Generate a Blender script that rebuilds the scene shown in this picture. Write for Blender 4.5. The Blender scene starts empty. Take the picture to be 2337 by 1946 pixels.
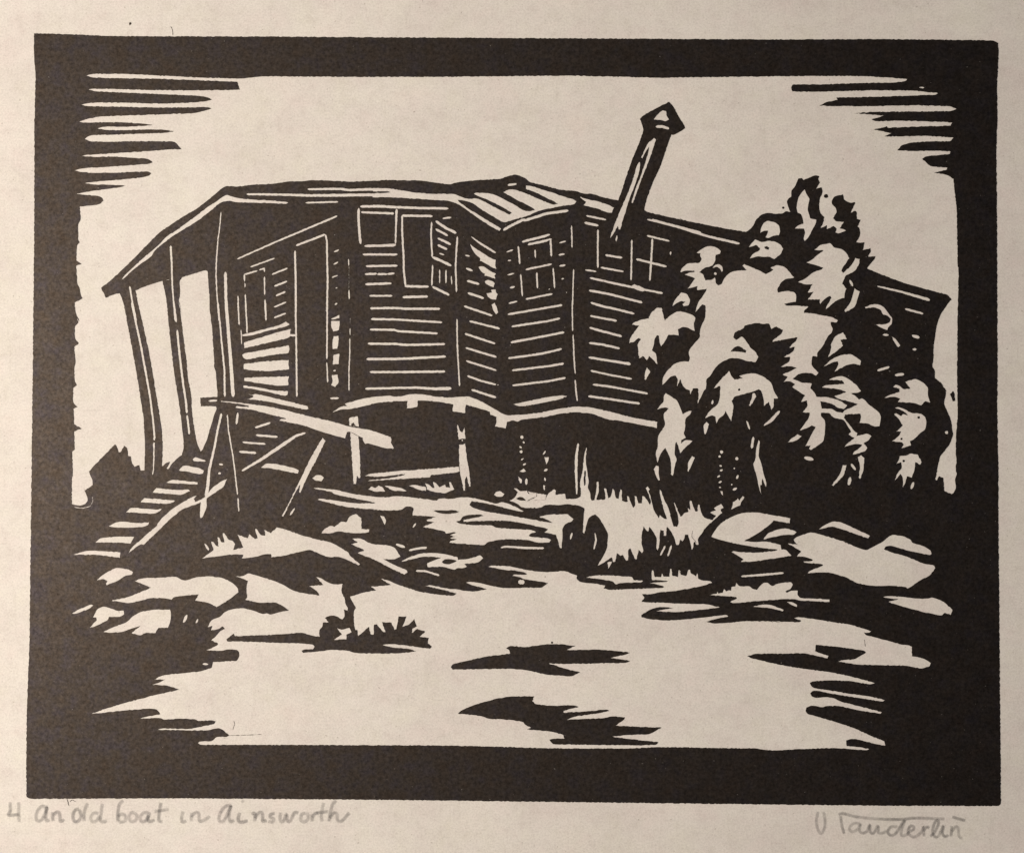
import bpy, math, random
import numpy as np
from mathutils import Vector
from mathutils.geometry import delaunay_2d_cdt

# A relief print (linocut) photographed flat on a table.  One unit = one metre;
# one tenth of a millimetre on the paper = one unit of the traced layout.
PX = 1e-4
CX, CY = 1168.5, 973.0
scene = bpy.context.scene
col = scene.collection

# ---------------------------------------------------------------- camera
cam = bpy.data.cameras.new('camera')
camo = bpy.data.objects.new('camera', cam); col.objects.link(camo)
cam.sensor_width = 36.0; cam.lens = 50.0
cam.clip_start = 0.01; cam.clip_end = 100.0
camo.location = (0, 0, 0.2337 * 50 / 36.0)
camo.rotation_euler = (0, 0, 0)
scene.camera = camo

# ---------------------------------------------------------------- world, light
w = bpy.data.worlds.new('World'); scene.world = w; w.use_nodes = True
nt = w.node_tree; nt.nodes.clear()
sky = nt.nodes.new('ShaderNodeTexSky'); sky.sky_type = 'NISHITA'; sky.sun_disc = False
sky.sun_elevation = math.radians(25); sky.sun_rotation = math.radians(-60)
bg = nt.nodes.new('ShaderNodeBackground'); bg.inputs['Strength'].default_value = 0.02
wo = nt.nodes.new('ShaderNodeOutputWorld')
nt.links.new(sky.outputs[0], bg.inputs[0]); nt.links.new(bg.outputs[0], wo.inputs[0])

def area(name, loc, target, size, power, color):
    l = bpy.data.lights.new(name, 'AREA'); l.shape = 'ELLIPSE'; l.size, l.size_y = size
    l.energy = power; l.color = color
    o = bpy.data.objects.new(name, l); col.objects.link(o)
    o.location = loc
    o.rotation_euler = (Vector(target) - Vector(loc)).to_track_quat('-Z', 'Y').to_euler()
    return o
# the warm room lamp that lights the sheet from its left
area('room_lamp', (-0.41, -0.01, 0.46), (0, 0, 0), (0.24, 0.50), 4.9, (1.0, 0.955, 0.90))

scene.view_settings.view_transform = 'Standard'
scene.view_settings.look = 'None'
scene.view_settings.exposure = 0.0
scene.view_settings.gamma = 1.0

# ---------------------------------------------------------------- materials
class NT:
    def __init__(s, name):
        s.m = bpy.data.materials.new(name); s.m.use_nodes = True
        s.t = s.m.node_tree; s.b = s.t.nodes['Principled BSDF']
        g = s.t.nodes.new('ShaderNodeNewGeometry'); s.pos = g.outputs['Position']
    def noise(s, scale, detail=3, rough=0.6, stretch=None):
        n = s.t.nodes.new('ShaderNodeTexNoise'); n.inputs['Scale'].default_value = scale
        n.inputs['Detail'].default_value = detail; n.inputs['Roughness'].default_value = rough
        src = s.pos
        if stretch:
            mp = s.t.nodes.new('ShaderNodeMapping'); mp.inputs['Scale'].default_value = stretch[:3]
            mp.inputs['Rotation'].default_value = (0, 0, stretch[3])
            s.t.links.new(src, mp.inputs['Vector']); src = mp.outputs[0]
        s.t.links.new(src, n.inputs['Vector'])
        return n.outputs['Fac'], n.outputs['Color']
    def ramp(s, fac, stops):
        r = s.t.nodes.new('ShaderNodeValToRGB'); e = r.color_ramp.elements
        while len(e) < len(stops): e.new(0.5)
        for i, (p, c) in enumerate(stops):
            e[i].position = p; e[i].color = (*c, 1) if len(c) == 3 else c
        s.t.links.new(fac, r.inputs[0]); return r.outputs[0]
    def mix(s, fac, a, b, mode='MIX'):
        m = s.t.nodes.new('ShaderNodeMix'); m.data_type = 'RGBA'; m.blend_type = mode
        for sock, v in ((m.inputs[0], fac), (m.inputs[6], a), (m.inputs[7], b)):
            if hasattr(v, 'is_output'): s.t.links.new(v, sock)
            elif isinstance(v, tuple): sock.default_value = (*v, 1)
            else: sock.default_value = v
        return m.outputs[2]
    def bump(s, h, strength, dist):
        b = s.t.nodes.new('ShaderNodeBump'); b.inputs['Strength'].default_value = strength
        b.inputs['Distance'].default_value = dist
        s.t.links.new(h, b.inputs['Height']); s.t.links.new(b.outputs[0], s.b.inputs['Normal'])
    def set(s, **k):
        for n, v in k.items():
            n = n.replace('_', ' ')
            if hasattr(v, 'is_output'): s.t.links.new(v, s.b.inputs[n])
            else: s.b.inputs[n].default_value = v

def paper_material():
    n = NT('laid_paper')
    big, _ = n.noise(34, 5, 0.6)
    c = n.ramp(big, [(0.30, (0.748, 0.657, 0.566)), (0.70, (0.800, 0.712, 0.613))])
    tint, tcol = n.noise(110, 4, 0.65)                     # faint foxing, pinkish to greenish
    t = n.ramp(tint, [(0.30, (1.015, 0.985, 0.995)), (0.5, (1, 1, 1)), (0.70, (0.99, 1.0, 0.97))])
    c = n.mix(1.0, c, t, 'MULTIPLY')
    fine, _ = n.noise(2300, 4, 0.8)
    f = n.ramp(fine, [(0.30, (0.74, 0.74, 0.74)), (0.55, (1, 1, 1)), (0.75, (1.12, 1.12, 1.12))])
    c = n.mix(0.75, c, n.mix(1.0, c, f, 'MULTIPLY'))
    felt, _ = n.noise(360, 7, 0.82)                      # felted clumps of fibre
    q = n.ramp(felt, [(0.34, (0.90, 0.885, 0.88)), (0.50, (1, 1, 1)), (0.68, (1.045, 1.045, 1.04))])
    c = n.mix(0.85, c, n.mix(1.0, c, q, 'MULTIPLY'))
    smudge, _ = n.noise(70, 3, 0.5, (1.0, 1.7, 1.0, 0.3))
    q2 = n.ramp(smudge, [(0.30, (0.955, 0.94, 0.945)), (0.52, (1, 1, 1)), (0.75, (1.02, 1.02, 1.0))])
    c = n.mix(0.9, c, n.mix(1.0, c, q2, 'MULTIPLY'))
    fib, _ = n.noise(420, 3, 0.7, (1.0, 0.16, 1.0, 0.5))
    g = n.ramp(fib, [(0.28, (0.88, 0.87, 0.86)), (0.42, (1, 1, 1)), (0.8, (1.02, 1.02, 1.02))])
    c = n.mix(0.4, c, n.mix(1.0, c, g, 'MULTIPLY'))
    speck, _ = n.noise(1500, 1, 0.5)
    p = n.ramp(speck, [(0.235, (0.55, 0.52, 0.5)), (0.27, (1, 1, 1))])
    c = n.mix(0.6, c, n.mix(1.0, c, p, 'MULTIPLY'))
    n.set(Base_Color=c, Roughness=0.9); n.b.inputs['Specular IOR Level'].default_value = 0.15
    n.bump(fine, 0.22, 0.00010)
    return n.m

def ink_material():
    n = NT('printing_ink')
    mott, _ = n.noise(230, 4, 0.65)
    c = n.ramp(mott, [(0.28, (0.0020, 0.0015, 0.0015)), (0.72, (0.0058, 0.0040, 0.0035))])
    _, hue = n.noise(330, 3, 0.6)
    c = n.mix(0.45, c, n.mix(1.0, c, hue, 'MULTIPLY'))
    grain, gcol = n.noise(1250, 5, 0.8)                   # paper tooth showing through the film of ink
    f = n.ramp(grain, [(0.32, (0.55, 0.55, 0.55)), (0.5, (1, 1, 1)), (0.70, (1.9, 1.85, 1.8))])
    c = n.mix(1.0, c, f, 'MULTIPLY')
    pin, _ = n.noise(1700, 1, 0.5)                        # pinholes where the paper shows
    p = n.ramp(pin, [(0.76, (0, 0, 0)), (0.82, (0.12, 0.105, 0.09))])
    c = n.mix(1.0, c, p, 'ADD')
    sp = n.ramp(grain, [(0.30, (0.28, 0.28, 0.28)), (0.72, (0.90, 0.90, 0.90))])
    tint = n.mix(0.55, (1.0, 0.77, 0.62), n.ramp(hue, [(0.35, (1.0, 0.70, 0.46)), (0.5, (1.0, 0.78, 0.62)), (0.65, (0.92, 0.76, 0.86))]))
    ro = n.ramp(mott, [(0.3, (0.52, 0.52, 0.52)), (0.7, (0.59, 0.59, 0.59))])
    n.set(Base_Color=c, Roughness=ro)
    n.set(Specular_IOR_Level=sp, Specular_Tint=tint)
    n.bump(grain, 0.12, 0.00006)
    return n.m

def graphite_material():
    n = NT('graphite')
    fine, _ = n.noise(1100, 3, 0.7)
    a = n.ramp(fine, [(0.30, (0.55, 0.55, 0.55)), (0.65, (1, 1, 1))])
    at = n.t.nodes.new('ShaderNodeAttribute'); at.attribute_name = 'pressure'
    mu = n.t.nodes.new('ShaderNodeMath'); mu.operation = 'MULTIPLY'
    n.t.links.new(a, mu.inputs[0]); n.t.links.new(at.outputs['Fac'], mu.inputs[1])
    n.set(Base_Color=(0.13, 0.115, 0.11, 1), Roughness=0.7, Alpha=mu.outputs[0])
    return n.m

def table_material():
    n = NT('table_wood')
    g, _ = n.noise(14, 6, 0.6, (1.0, 9.0, 1.0, 0.0))
    c = n.ramp(g, [(0.3, (0.10, 0.055, 0.03)), (0.7, (0.22, 0.13, 0.075))])
    n.set(Base_Color=c, Roughness=0.45)
    return n.m
PAPER, INK, GRAPHITE, WOOD = paper_material(), ink_material(), graphite_material(), table_material()

# ---------------------------------------------------------------- traced layout
DATA = r'''
T P 0 0 2100
FR @A 272,270 560,276 840,290 1140,292 2099,295 @V 0,108 1000,105 1840,115 1880,135 1885,200 1870,500 1875,690 1865,1000 1870,1400 @R 1975,0 1970,400 1985,1200 1985,1749 @z 1910,190 1890,208 1000,205 0,195 @t 2100,108 1000,100 170,103 150,90 @m 212,1100 210,900 215,500 225,200 235,0 @A 262,3000 275,1749 275,1000 285,600 272,430
TOPEDGE @P 1500,178 1300,173 1000,176 800,176
OP ground @P 172,1060 2186,1060 2186,1712 172,1700
OP bush/1 @a 70,905 235,900 270,850 240,760 225,730 325,660 280,500 590,178 700,195 900,490 1000,560 900,780 600,1000 200,1000
OPR house/roof @K 517,278 640,330 900,430 1100,490 1300,545 1480,590 1530,650 1490,690 1270,690 900,590 640,520
OP bush/2 @R 1210,60 1310,160 1350,280 1320,380 1420,540 1440,740 1350,950 1240,1180 1230,1290 1325,1380 1300,1450 900,1480 700,1380 650,900 560,600 600,280 850,60
OP house/window/1 @C 1655,460 2100,470 @D 310,490 295,965 0,975 @C 1680,985
OP house/window/2 @D 335,575 735,580 700,640 690,1000 705,1440 680,1460 380,1460
OP house/shutter @D 740,640 1025,800 1020,1530 930,1560 700,1460 690,1080 690,660
OP house/bay @D 1050,480 1560,790 1570,760 @E 0,1600 510,1490 545,1640 @I 575,0 @S 615,610 620,670 0,770 @H 1620,1340 1250,1150 1060,1120 1035,1000 1005,180 @D 1035,830
OP house/window/3 @D 1735,940 1790,890 @I 300,170 315,235 350,835 330,905 0,980 @D 1830,1600
OP house/window/4 @C 290,1280 555,1205 570,1749 @G 570,225 340,385 305,0
OP house/door @C 895,960 1270,805 1300,830 1310,1350 @G 1310,0 1305,965 940,1135 910,1135 905,0
OP house/window/6 @I 1245,240 1450,185 1740,260 1740,560 1500,760 1245,750
OP house/post/3 @B 1845,430 1880,440 1960,1150 1965,1749 @F 1965,0 2035,1140 1820,1125 1810,1000 1800,830 1775,770 1780,690 1765,500 1755,300 1725,100 1720,0 @B 1720,1640 1725,1500 1710,1300 1700,1150 1790,1100
OP steps @a 90,1540 90,1490 355,1270 520,1140 720,930 1040,690 1210,590 1360,420 1520,320 1690,370 1660,540 1600,660 1560,780 735,1500 650,1545
TREEREST @K 640,420 850,720 930,1230 930,1560 @N 1250,330 1230,640 1200,1000 1080,1240 1000,1660 620,1740 @X 1850,1120 1100,1150 1000,1250 950,1250 850,850 850,520 330,560 @M 1060,1600 @S 2030,1280 1940,1470 1780,1520 1590,1570 1510,1420 1540,1200 1560,680 1620,440 1420,360 1400,200 @I 1340,1690 1220,1500 1260,1230 1480,1100 1740,1030 1830,640 1900,560 @J 250,1030 300,960 390,940 560,1000
HOUSEREST @P 2090,1130 1600,1150 1200,1160 900,1150 640,1170 560,1150 500,1060 480,1000 @F 1820,1125 1810,1000 1800,830 1775,770 1780,690 1765,500 1755,300 1725,100 1720,0 @B 1720,1640 1725,1500 1710,1300 1700,1150 1670,1138 1500,1190 1390,1225 1160,1265 1030,1305 900,1350 830,1385 660,1410 540,1440
ROOFREST @J 775,960 0,760 @E 1450,1610 1000,1530 690,1420 520,1490 250,1530 0,1610 @D 1565,790 1520,785 1250,620 1000,455 900,425 0,390 @C 1000,390 820,460 200,440 @B 1930,330 1850,345 1560,580 1280,745 1060,920 800,1150 665,1270 540,1440
T A 0 0 600
T B 150 400 400
T C 500 380 400
T D 850 380 400
T E 1200 200 400
SKYL @A 2099,612 1970,625 1935,630 1600,622 1250,605 1000,592 740,592 690,608 740,622 1000,628 1250,630 1500,640 1800,652 1893,655 1916,718 1860,720 1500,724 1200,722 900,712 740,710 705,718 760,732 1000,742 1300,755 1590,768 1660,780 1692,797 1640,812 1560,820 1300,830 1000,822 780,820 690,828 648,840 700,850 1000,855 1250,862 1660,858 1688,868 1640,885 1560,905 1300,915 1000,925 800,932 700,950 632,975 700,982 860,978 1000,980 1150,990 1218,1000 1150,1008 950,1015 820,1015 778,1028 840,1040 1000,1042 1200,1035 1330,1040 1388,1050 1330,1062 1100,1070 900,1078 740,1080 700,1092 675,1112 720,1132 860,1135 1000,1130 1250,1130 1395,1132 1448,1192 1350,1195 1200,1208 1000,1220 760,1235 690,1238 645,1248 760,1256 900,1252 1050,1262 1150,1265 1190,1275 1218,1300 1180,1312 1000,1325 850,1335 700,1342 640,1350 590,1362 640,1375 740,1383 900,1382 1050,1375 1180,1370 1207,1385 1190,1405 1130,1420 1000,1432 850,1445 740,1455 678,1465 740,1475 870,1477 960,1480 1005,1483 970,1495 850,1512 740,1525 660,1540 608,1550 680,1558 780,1565 815,1580 825,1605 800,1630 740,1642 636,1650 @B 165,380 180,530 145,590 150,720 145,770 165,805 132,840 125,1020 190,1062 125,1085 135,1300 165,1350 180,1440 200,1475 160,1500 105,1525 115,1640 160,1749
ROOFLINE @B 480,1468 425,1350 540,1260 700,1110 850,965 1000,810 1130,680 1280,580 1400,500 1560,410 1690,310 1800,220 1860,165 1920,130 2000,132 @C 200,245 400,220 640,210 850,178 1000,180 1100,165 1300,170 1560,185 1800,175 2040,162 @D 200,165 580,170 750,195 930,218 1020,190 1250,165 1540,150 1630,115 1710,95 1830,140 1880,190 2050,225 @E 200,1170 400,1225 600,1240 700,1275 780,1270 900,1310 1030,1340 1100,1350 1300,1430 1420,1470 1450,1490 1700,1550 2100,1630
W roof @B 665,1255 700,1205 800,1110 920,1000 1040,900 1130,820 1200,740 1320,665 1450,570 1560,490 1700,380 1800,320 1880,260 1930,235 @C 180,370 250,385 420,400 620,410 800,425 830,435 800,450 620,440 400,435 200,430 130,412 @B 1930,310 1850,330 1720,440 1560,560 1380,670 1280,730 1150,830 1060,910 1030,970 900,1060 800,1140 700,1235
L post 25 @B 765,1330 790,1480 845,1749
L post 30,25,20 @B 1258,845 1270,1100 1275,1300 1310,1749
L post 15,20,20 @B 1860,440 1845,620 1825,760 1805,1000 1800,1200 1810,1400 1835,1749
L post 40 @B 1912,1160 1918,1450 1935,1749
L wall 20 @B 2063,1440 2075,1749
L roof 25,35,40 @C 330,335 500,335 800,340 1100,350 1500,345 2000,340 2100,345
L roof 25,32,32 @C 1060,275 1450,270 1560,285 1800,275 2000,280 2100,285
L roof 22 @C 1035,437 1425,425
W roof @D 0,262 180,262 400,295 500,315 700,330 980,330 1060,365 1150,392 1230,382 1285,395 1400,455 1520,520 1640,578 1668,555 1560,490 1420,420 1300,370 1250,350 1212,328 1240,315 1330,318 1440,332 1530,370 1620,420 1720,470 1800,525 1880,540 1945,525 1930,505 1850,460 1740,410 1660,360 1565,310 1640,275 1720,282 1800,310 @E 0,1270 150,1335 300,1395 330,1405 385,1395 330,1360 200,1300 100,1250 0,1215 0,1175 60,1180 250,1240 450,1305 570,1340 605,1365 580,1400 400,1425 200,1465 100,1500 0,1545 @D 1700,635 1580,675 1500,635 1400,575 1280,500 1200,440 1100,410 1020,402 1040,430 1150,510 1300,600 1450,690 1540,745 1520,775 1400,710 1250,610 1100,500 1000,440 900,410 700,400 400,380 200,370 0,370
B roof @D 0,300 120,298 190,300 215,312 150,320 0,322
L roof 35 @D 1565,765 1650,715 1800,640 @E 0,1590 250,1510 510,1475
L roof 30 @D 1620,225 1725,210
L window/1 32 @C 1690,480 2000,480 @D 0,475 300,490 600,500 910,505
L window/1 28 @C 1700,550 2100,565 @D 260,570
L window/1 35 @C 1672,500 1670,620 1680,800 1695,930
L window/1 32 @C 1740,955 2100,945 @D 150,945 280,940
L window/1 35,25,25 @D 288,510 285,600 280,750 275,930
L wall 28 @C 1720,1055 2100,1055 @D 300,1055
L wall 28 @C 1755,1195 2100,1190 @D 300,1190
L wall 28 @C 1745,1292 1890,1285
L wall 26 @C 2015,1290 @D 55,1290
L wall 24 @D 175,1290 265,1280
L wall 30 @C 1750,1412 2065,1400
L wall 25 @C 1800,1550 2075,1550
L wall 32 @D 360,1565 665,1558
L wall 30 @C 1810,1700 2100,1695 @D 400,1705 810,1705
L window/2 28 @D 355,590 355,800 370,1050 375,1250 395,1435
L window/2 30 @D 350,590 720,595
L window/2 32 @D 385,1435 675,1440
L shutter 25 @D 708,665 700,800 710,1000 715,1085
L shutter 35 @D 755,655 880,740 1005,800
L shutter 25 @D 1018,840 1005,1000 995,1200 1005,1505
L shutter 35 @D 715,1085 830,1135 945,1190
L shutter 22 @D 720,1180 710,1430
L shutter 32 @D 715,1440 920,1540
L shutter 30 @D 755,750 905,830
L shutter 30 @D 780,860 940,935
L shutter 30 @D 780,940 895,995
L shutter 20 @D 800,1040 860,1060
L shutter 18 @D 805,1235 805,1400
L shutter 22 @D 880,1240 878,1400
L shutter 18 @D 942,1310 950,1415
L wall 25 @D 840,625 945,610
L bay 10,30,25 @D 1178,838 1300,930 1475,1035
W bay @D 1168,925 1200,960 1340,1050 1440,1110 1478,1120 1470,1190 1485,1230 1430,1210 1350,1160 1285,1130 1290,1105 1230,1050 1190,990
W bay @D 1270,1205 1330,1195 1420,1260 1480,1285 1460,1310 1470,1350 1400,1320 1340,1310 1345,1285 1300,1260
W bay @D 1345,1375 1380,1358 1440,1375 1465,1400 1450,1450 1400,1430 1350,1400
W bay @D 1365,1520 1430,1510 1420,1480 1475,1475 1480,1510 1500,1530 1480,1595 1420,1590 1380,1560
L bay 20 @D 1110,1065 1165,1075
L bay 28 @D 1120,1220 1200,1250
L bay 30 @D 1130,1370 1280,1410
L bay 30 @D 1140,1515 1335,1580
L bay 25 @D 1790,905 2100,830
L bay 22 @D 1860,940 2100,890
L bay 22 @D 1605,1025 1685,1000
L bay 20 @D 1620,1130 1660,1125
L bay 20 @D 1615,1300 1700,1280
L bay 26 @D 1645,1455 1705,1440
L bay 22 @D 1630,1640 1735,1615
L window/3 25 @D 1745,955 1765,1170
L window/3 22 @D 1775,1290 1795,1555
L window/3 18 @D 1945,1000 1950,1095
L window/3 25 @D 1968,1270 1975,1460
L roof 20,25 @C 215,1110 700,895 1415,595
L window/4 22 @C 300,1295 460,1250
L window/4 22 @C 480,1240 550,1220
L window/4 22 @C 300,1290 305,1380
L window/4 18 @C 308,1395 310,1450
L window/4 20 @C 313,1530 320,1749
L window/4 20 @C 542,1215 542,1265
L window/4 20 @C 542,1320 545,1540
L window/4 24 @C 550,1590 555,1749
L wall 20 @C 375,1205 665,1100
L wall 22 @C 630,1295 820,1220
L wall 25 @C 660,1435 815,1375
L wall 25 @C 680,1550 795,1500
L wall 22 @C 655,1685 805,1625
L door 28 @C 908,1010 915,1300 920,1749
L door 28 @C 920,950 1270,815
L door 26 @C 1275,815 1290,900 1295,1200 1300,1350 1290,1749
L wall 22 @C 1375,1025 1435,1000
L wall 20 @C 1370,1175 1425,1145
L wall 20 @C 1350,1330 1420,1305
L wall 20 @C 1395,1460 1415,1450
L wall 25 @C 1385,1655 1415,1640
L wall 16 @C 1550,1110 1552,1190
L wall 5 @C 1555,1190 1555,1480
L wall 20 @C 1555,1480 1558,1590
L wall 14 @C 1380,820 1388,822
BP pipe @E 1715,172 1760,220 1830,350 1900,460 1905,490 1830,540 1770,570 1740,565 1720,620 1700,680 1650,830 1600,970 1560,1050 1500,1190 1450,1320 1420,1440 1415,1500 1300,1640 1200,1800 1040,1800 1000,1749 1090,1400 1145,1250 1190,1100 1250,930 1300,800 1360,660 1410,510 1390,440 1365,380 1400,340 1560,250
OP pipe/cap @E 1715,172 1760,220 1830,350 1900,460 1905,490 1830,540 1770,570 1740,565 1405,520 1390,440 1365,380 1400,340 1560,250
W pipe/cap @E 1640,275 1680,285 1685,340 1715,385 1670,408 1620,390 1530,385 1570,330
L pipe/cap 35 @E 1555,470 1640,470 1715,495
W pipe @E 1535,605 1560,625 1520,740 1480,860 1420,1010 1370,1140 1330,1250 1285,1380 1265,1385 1290,1290 1320,1190 1380,1050 1430,900 1470,760 1475,710 1440,760 1395,850 1380,840 1430,730 1470,655 1500,640
W pipe @E 1365,890 1370,930 1350,1040 1310,1160 1260,1280 1210,1430 1170,1560 1130,1700 1110,1700 1100,1660 1045,1760 1015,1805 1010,1790 1060,1640 1130,1470 1210,1290 1270,1140 1330,930
W roof @E 645,1310 720,1335 850,1360 1000,1410 1055,1440 1030,1500 980,1500 860,1450 690,1410 720,1370 670,1335
L wall 25 @E 720,1535 960,1585
L wall 32 @E 700,1620 870,1655
L roof 22,28,28 @E 1450,1580 1800,1660 2100,1740
T F 150 690 400
T G 500 690 400
T H 850 690 400
T I 1200 500 400
SKYL2 @F 120,150 150,240 105,290 110,440 155,490 100,535 118,720 100,780 105,940 130,995 88,1025 85,1200 140,1250 90,1275 100,1460 190,1510 100,1545 105,1749
L post 28,28,25 @F 790,0 830,200 900,520 960,850 1010,1130 1050,1450 1065,1640
L post 25 @F 1055,1680 1055,1749
L post 25 @F 1295,0 1325,240
L post 30 @F 1335,330 1360,600 1400,930 1440,1200 1450,1325
L post 28 @F 1455,1350 1480,1580
L post 22,28 @F 1825,0 1860,400 1900,800 1905,1130
L post 42,50 @F 1920,0 1960,500 1990,900 2005,1130
L wall 22 @G 225,0 240,270
L wall 15 @G 262,330 270,500
L window/4 22 @G 318,0 335,370
L window/4 24 @G 555,0 560,220
L wall 22 @G 655,185 800,130
L door 26 @G 915,0 925,600 930,1130
L door 24 @G 1295,0 1290,680
L door 20 @G 1290,720 1300,960
W wall @G 1340,195 1440,150 1440,190 1350,205
W wall @G 1340,225 1445,225 1435,330 1365,350 1340,290
W wall @G 1370,405 1430,400 1430,480 1415,555 1360,560 1355,490
W wall @G 1370,630 1440,615 1435,735 1360,745
L wall 25 @G 1365,820 1400,815
W wall @G 1350,870 1420,865 1435,960 1390,1015 1340,990 1360,950
L wall 25 @G 1330,1150 1435,1145
L wall 8 @G 1570,190 1570,260
L wall 18 @G 1568,310 1568,395
L wall 18 @G 1565,430 1565,620 1555,800 1555,1060
W railing @G 275,385 350,370 600,305 720,275 800,230 845,265 800,290 600,335 400,395 280,405
L railing 30 @G 850,395 922,395
W railing @G 295,485 400,450 600,390 750,345 860,320 850,360 860,400 820,430 600,480 300,550
W railing @G 275,630 300,610 500,575 835,515 845,560 830,605 600,635 330,685 290,665
W railing @G 295,740 500,710 835,690 830,740 838,800 600,825 400,815 295,800
W railing @G 300,905 500,895 840,885 825,930 830,990 700,1000 500,970 300,940
W railing @G 290,995 450,1015 650,1055 825,1065 820,1105 790,1120 600,1075 400,1035 290,1020
W railing @G 340,1095 400,1110 430,1095 600,1130 850,1190 1060,1245 1070,1275 1040,1285 800,1235 600,1190 430,1165 330,1160 400,1140 410,1120
L wall 28 @G 1820,200 2100,205 @H 835,240
L wall 28 @G 1805,325 2100,330 @H 300,345 780,372
L wall 30 @G 1780,495 2100,497 @H 400,510 870,500
L wall 32 @G 1765,680 2100,678 @H 450,672 880,648
L wall 30 @G 1805,835 2100,835 @H 870,828
L wall 30,28,30,45 @G 1750,1035 2100,1025 @H 500,1020 750,1035 945,1030
L wall 22 @H 1012,200 1015,500 1025,700 1042,1000
L bay 28 @H 1095,45 1435,160
L bay 28 @H 1160,225 1525,315
L bay 28 @H 1105,375 1470,495
L bay 28 @H 1115,545 1485,655
L bay 26 @H 1120,700 1485,815
L bay 26 @H 1135,880 1300,940 1480,985
L bay 20 @H 1495,990 1510,985
L bay 30 @H 1185,1045 1480,1140
W bay @H 1425,30 1465,5 1490,60 1505,120 1480,145 1445,95
L bay 28 @H 1620,145 @I 435,1030
L bay 28 @H 1665,290 2100,225 @I 410,1190
L bay 30 @H 1655,480 @I 0,1445 460,1355
L bay 28 @H 1625,670 @I 0,1640 200,1610 430,1555
L window/3 25 @D 1790,905 @I 0,260 290,185
L window/3 24 @D 1860,940 @I 20,305 310,240
L window/3 28 @I 295,240 305,450
L window/3 22 @I 325,585 345,830
L window/3 25 @D 1835,1240 @I 0,605 310,540
L window/3 18 @I 110,370 115,465
L window/3 22 @I 130,640 138,830
L window/3 25 @D 1835,1590 @I 0,960 320,895
L window/3 12 @I 270,845 290,835
L bay 20 @I 400,285 480,265
L bay 24 @I 390,430 465,420
L bay 24 @I 400,565 475,550
L bay 18 @I 425,720 455,712
L bay 15 @I 480,880 492,880
L wall 20 @I 548,80 552,345
L wall 20 @I 570,600 565,800 555,1100 560,1340
L wall 20 @I 565,1380 575,1600 582,1749
L wall 20 @E 545,1655 548,1749
L window/5 25 @I 862,125 860,585
L wall 28 @I 950,432 1155,465
L wall 25 @I 895,580 1170,630
L wall 22 @I 710,610 845,628
L window/6 25 @I 1268,250 1260,735
L window/6 25 @I 1450,200 1720,265
L window/6 28 @I 1515,235 1500,500 1485,740
L window/6 30 @I 1320,480 1685,570
L window/6 20 @I 1735,390 1730,430
L wall 25 @I 1090,200 1080,270
L wall 28 @I 765,705 1100,780 1640,890
W wall @I 1250,810 1300,780 1400,820 1440,850 1400,870 1330,850
L wall 30 @I 755,855 1000,900 1395,1000
L wall 30 @I 775,1000 900,1040 1100,1085 1300,1135
L wall 28 @I 770,1160 1090,1220
L wall 30 @I 760,1300 900,1340 1150,1405
L wall 30 @I 755,1485 900,1500 1125,1550
L wall 26 @I 755,1655 900,1680 1250,1730
W sill @G 1350,1320 1450,1250 1530,1240 1505,1215 1650,1170 1850,1130 2000,1120 @H 200,1115 265,1130 350,1125 440,1100 600,1100 750,1130 950,1140 1050,1130 1150,1125 1250,1160 1400,1240 1550,1330 1620,1355 1800,1345 2100,1310 2100,1365 1900,1390 1780,1405 1740,1430 1680,1410 1610,1430 1595,1510 1560,1500 1465,1485 1485,1440 1485,1370 1410,1345 1405,1310 1250,1260 1120,1225 1110,1270 1110,1325 1040,1315 960,1305 965,1220 800,1190 620,1175 545,1175 535,1250 470,1265 410,1270 420,1180 250,1180 @G 2090,1185 1900,1200 1700,1250 1560,1280 1460,1280
BP trestle @F 1900,1125 1612,1142 1618,1245 1800,1245 @G 195,1275 790,1400 790,1385 350,1210 20,1165
W trestle @G 20,1180 150,1190 350,1215 550,1240 800,1290 1100,1370 1350,1425 1570,1490 1800,1525 1950,1575 2060,1615 2045,1660 2070,1700 2095,1749 2000,1749 1900,1720 1780,1685 1750,1695 1720,1650 1720,1620 1670,1600 1600,1560 1570,1550 1550,1548 1530,1555 1510,1630 1400,1600 1200,1540 1000,1470 720,1415 740,1395 800,1400 790,1385 600,1340 400,1285 195,1260 210,1240 350,1255 355,1240 250,1215 20,1190
L trestle 25 @F 1710,1180 1815,1175
L trestle 30 @G 225,1320 205,1460
L wall 28 @G 430,1500 615,1440
L wall 28 @G 440,1590 700,1610
L wall 25 @G 280,1675 555,1695
W tree/leaf @I 1235,1490 1245,1430 1330,1310 1355,1275 1270,1265 1290,1240 1380,1205 1470,1190 1500,1120 1570,1060 1625,1065 1645,1140 1665,1215 1720,1160 1810,1105 1900,1115 2000,1150 2030,1180 2010,1260 2025,1340 1990,1330 1940,1300 1880,1290 1820,1320 1830,1395 1780,1385 1710,1385 1680,1440 1620,1525 1600,1480 1595,1400 1570,1390 1540,1440 1535,1500 1510,1570 1560,1610 1575,1740 1530,1690 1475,1640 1450,1690 1400,1640 1355,1670 1345,1560 1335,1500 1380,1440 1350,1425 1290,1475 1255,1475
W tree/leaf @I 1755,1045 1775,980 1860,880 1930,895 1970,970 1950,1030 1890,1045 1875,1020 1910,990 1860,980 1800,1010
T J 1540 380 400
T K 1880 560 400
T M 1400 690 400
T N 1780 780 400
ROOF2 @J 0,610 200,665 400,705 600,745 850,785
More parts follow.
